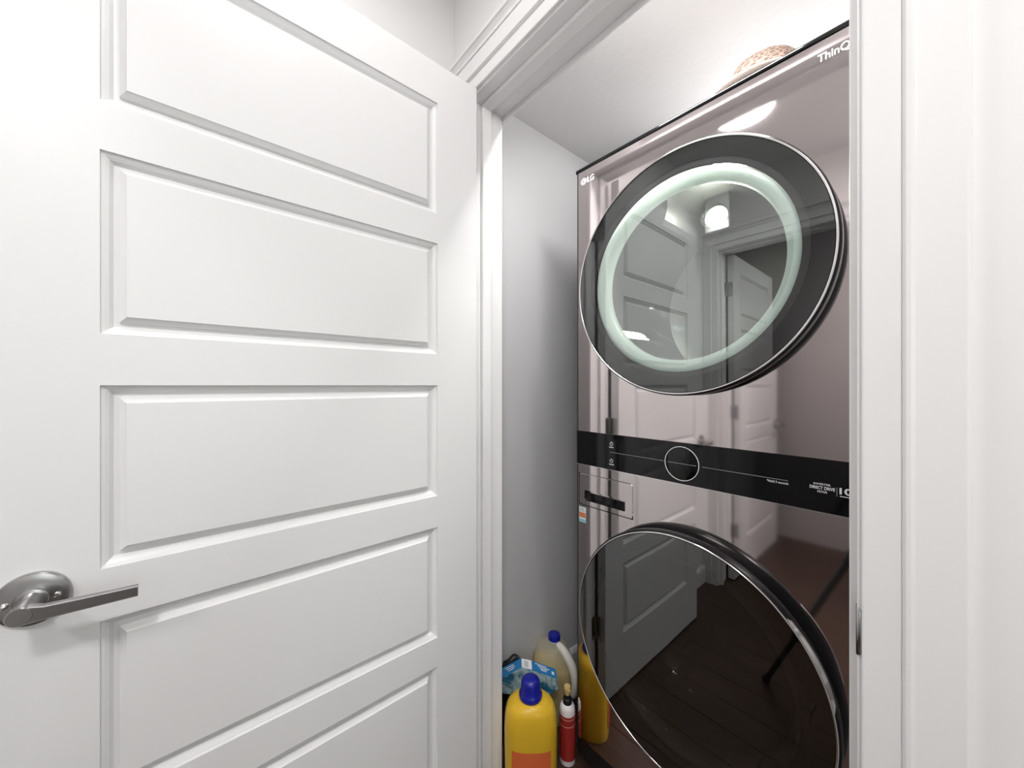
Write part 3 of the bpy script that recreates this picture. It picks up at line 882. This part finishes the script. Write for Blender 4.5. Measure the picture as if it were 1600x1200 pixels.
def on_slope(name, i0, i1, s0, s1, d0, d1, m, lift=.0006):
    """a printed patch on the top facet between outline points i0->i1 (fractions s) and depth d"""
    a = Vector((OUT[i0][0], 0, OUT[i0][1])); b = Vector((OUT[i1][0], 0, OUT[i1][1]))
    dr_ = (b - a); nn = Vector((-dr_.z, 0, dr_.x)).normalized()
    if nn.z < 0: nn = -nn
    bm = bmesh.new()
    P = [a + dr_ * s + Vector((0, -.024 + .044 * d, 0)) for s, d in ((s0, d0), (s1, d0), (s1, d1), (s0, d1))]
    loft(bm, [[p + nn * .0001 for p in P], [p + nn * lift for p in P]])
    return finish(name, bm, m, ct)
on_slope('barcode_label', 5, 4, .05, .95, .04, .96, M_print)
for k in range(6):
    on_slope('barcode_bar', 5, 4, .30 + .06 * k, .33 + .06 * k, .15, .80, M_greyprint if k % 2 else M_soft, .0009)
for k, (s0, s1) in enumerate(((.12, .60), (.22, .72), (.30, .62), (.34, .58))):
    on_slope('print_line', 4, 3, s0, s1, .78 - .16 * k, .84 - .16 * k, M_print)
on_slope('print_mark', 4, 3, .80, .90, .30, .60, M_print)
for k, (s0, s1) in enumerate(((.20, .62), (.28, .70), (.36, .66))):
    on_slope('print_line', 6, 5, s0, s1, .70 - .2 * k, .77 - .2 * k, M_print)

# dark bag the carton lies on
bm = bmesh.new()
rings = []
for k, (z, rx, ry) in enumerate(((0, .070, .018), (.01, .080, .022), (.06, .083, .023), (.12, .080, .022), (.160, .074, .021), (.178, .064, .018), (.1815, .050, .012))):
    rings.append([Vector((p.x + .003 * math.sin(p.z * 90 + p.y * 80), p.y + .0025 * math.sin(p.x * 120 + k * 1.7), z)) for p in superell(rx, ry, z, 3.0, 48)])
loft(bm, rings)
bg = finish('storage_bag', bm, mat('dark_grey_film', (.07, .065, .065), .3, bump=(30, .6, .01)), None, True)
bg.location = (bagx + .002, bagy - .002, 0); bg.rotation_euler = (0, 0, CA)
tag(bg, 'dark grey plastic bag on the closet floor under the blue carton', 'bag')

# dark pouch behind the carton
x, y = at(795, 1.335)
bm = bmesh.new()
rings = []
for k, z in enumerate((0, .02, .08, .14, .19, .222, .238)):
    ring = superell(.045 - .006 * (k > 4), [.030, .034, .036, .032, .022, .010, .003][k], z, 2.4, 36)
    rings.append([Vector((p.x + .004 * math.sin(9 * p.z * 10 + p.y * 60), p.y + .003 * math.sin(p.x * 140 + k), p.z + (.012 * math.sin(p.x * 70) if k > 4 else 0))) for p in ring])
loft(bm, rings)
pc = finish('black_pouch', bm, mat('black_film', (.015, .014, .014), .35), None, True)
pc.location = (x, y, 0); pc.rotation_euler = (0, 0, CA)
tag(pc, 'crumpled black plastic pouch standing behind the blue carton', 'pouch')

# ------------------------------------------------------------------ hall ceiling light and added fill lamps
def ceiling_light(x, y, watts, label):
    t = thing('ceiling_light', label, 'ceiling light', (x, y, CEIL), 0, 'flush ceiling lights')
    bm = bmesh.new()
    lathe(bm, [(.105, 0), (.140, 0), (.142, -.012), (.138, -.022), (.128, -.024), (.126, -.018)], 64, 'Z', (0, 0, 0))
    finish('lamp_rim', bm, M_trim, t, True, angle=40)
    bm = bmesh.new()
    lathe(bm, [(.127, -.020), (.120, -.034), (.095, -.046), (.05, -.053), (.0001, -.055)], 64, 'Z')
    finish('lamp_diffuser', bm, M_lens, t, True)
    ld = bpy.data.lights.new('ceiling_lamp', 'AREA'); ld.shape = 'DISK'; ld.size = .22; ld.energy = watts; ld.color = (1.0, .985, .982); ld.spread = PI
    lo = bpy.data.objects.new('ceiling_lamp', ld); COL.objects.link(lo); lo.parent = t; lo.location = (0, 0, -.062)
    return t
ceiling_light(-.55, .115, LAMP_A_W, 'round white flush ceiling light nearest the closet, mirrored in the dryer')
ceiling_light(.36, -.40, FILL_B_W, 'unseen round white flush ceiling light added further along the hall')  # invented lamp, evens out the light on door, casing and closet wall
ceiling_light(.15, -1.28, ROOM_FILL_W, 'unseen round white flush ceiling light added in the room across the hall')  # invented lamp, lifts the room that the tower reflects
wl = thing('closet_fill_uplighter', 'unseen white trough uplighter added on the closet back wall above the tower', 'wall lamp', (-.36, CL_B, 1.94))  # made-up lamp, added to brighten the closet ceiling
bm = bmesh.new()                                   # open trough: back plate, floor, two ends, front lip set to shade the front wall
box(bm, (-.18, -.010, -.05), (.18, 0, .12)); box(bm, (-.18, -.130, -.05), (.18, -.010, -.042)); box(bm, (-.18, -.130, -.042), (.18, -.124, .006))
box(bm, (-.18, -.124, -.042), (-.174, -.010, .05)); box(bm, (.174, -.124, -.042), (.18, -.010, .05))
finish('lamp_trough', bm, M_trim, wl)
bm = bmesh.new(); tube(bm, [(-.12, -.045, -.01), (.12, -.045, -.01)], .013, 16)
finish('lamp_tube', bm, M_lens, wl, True, angle=40)
ld = bpy.data.lights.new('uplighter_fill', 'AREA'); ld.shape = 'RECTANGLE'; ld.size = .30; ld.size_y = .02; ld.energy = CLOSET_FILL_W; ld.color = (1.0, .985, .982); ld.spread = math.radians(120)
lo = bpy.data.objects.new('uplighter_fill', ld); COL.objects.link(lo); lo.parent = wl; lo.location = (0, -.065, 0); lo.rotation_euler = (-PI / 2 - math.radians(10), 0, 0)

sl = thing('closet_fill_strip', 'unseen slim white strip light added inside the closet above the door head', 'strip light', (-.40, YB + .006, 2.125))  # made-up lamp, added to brighten the closet's left wall and bottles
bm = bmesh.new(); box(bm, (-.24, 0, 0), (.24, .050, .012), .002, 1); box(bm, (-.24, .010, -.068), (.24, .014, 0), .001, 1); box(bm, (-.24, 0, -.030), (.24, .010, 0), .001, 1)  # hanging plate is shaped to keep this fill off the front wall
finish('lamp_housing', bm, M_trim, sl)
bm = bmesh.new(); tube(bm, [(-.21, .028, -.012), (.21, .028, -.012)], .009, 16)
finish('lamp_tube', bm, M_lens, sl, True, angle=40)
ld = bpy.data.lights.new('strip_fill', 'AREA'); ld.shape = 'RECTANGLE'; ld.size = .42; ld.size_y = .02; ld.energy = STRIP_FILL_W; ld.color = (1.0, .985, .982)
lo = bpy.data.objects.new('strip_fill', ld); COL.objects.link(lo); lo.parent = sl; lo.location = (0, .034, -.024); lo.rotation_euler = (math.radians(20), 0, 0)

# ------------------------------------------------------------------ camera tripod (seen mirrored in the washer)
tp = thing('camera_tripod', 'black camera tripod on the hall floor, mirrored at the right of the washer', 'tripod', (0, -.01, 0))
bm = bmesh.new(); lathe(bm, [(.0001, .985), (.030, .985), (.038, 1.000), (.038, 1.030), (.024, 1.045), (.016, 1.050), (.016, 1.095), (.030, 1.100), (.030, 1.110), (.0001, 1.110)], 32, 'Z')
finish('tripod_head', bm, M_soft, tp, True, angle=40)
for k in range(3):
    a = PI + k * 2 * PI / 3
    d = Vector((math.cos(a), math.sin(a), 0))
    top = d * .03 + Vector((0, 0, 1.01)); end = d * .47 + Vector((0, 0, .008))
    P = [top.lerp(end, s) for s in (0, .42, .425, .47, .475, .74, .745, .78, .785, 1.0)]
    bm = bmesh.new(); tube(bm, P, [.016, .016, .020, .020, .013, .013, .017, .017, .010, .010], 14)
    lg = finish('tripod_leg', bm, M_soft, tp, True, angle=40)
    bm = bmesh.new(); lathe(bm, [(.012, 0), (.014, .004), (.013, .018), (.009, .024)], 16, 'Z', end + Vector((0, 0, -.008)), True, True)
    finish('rubber_foot', bm, M_soft, lg, True, angle=40)
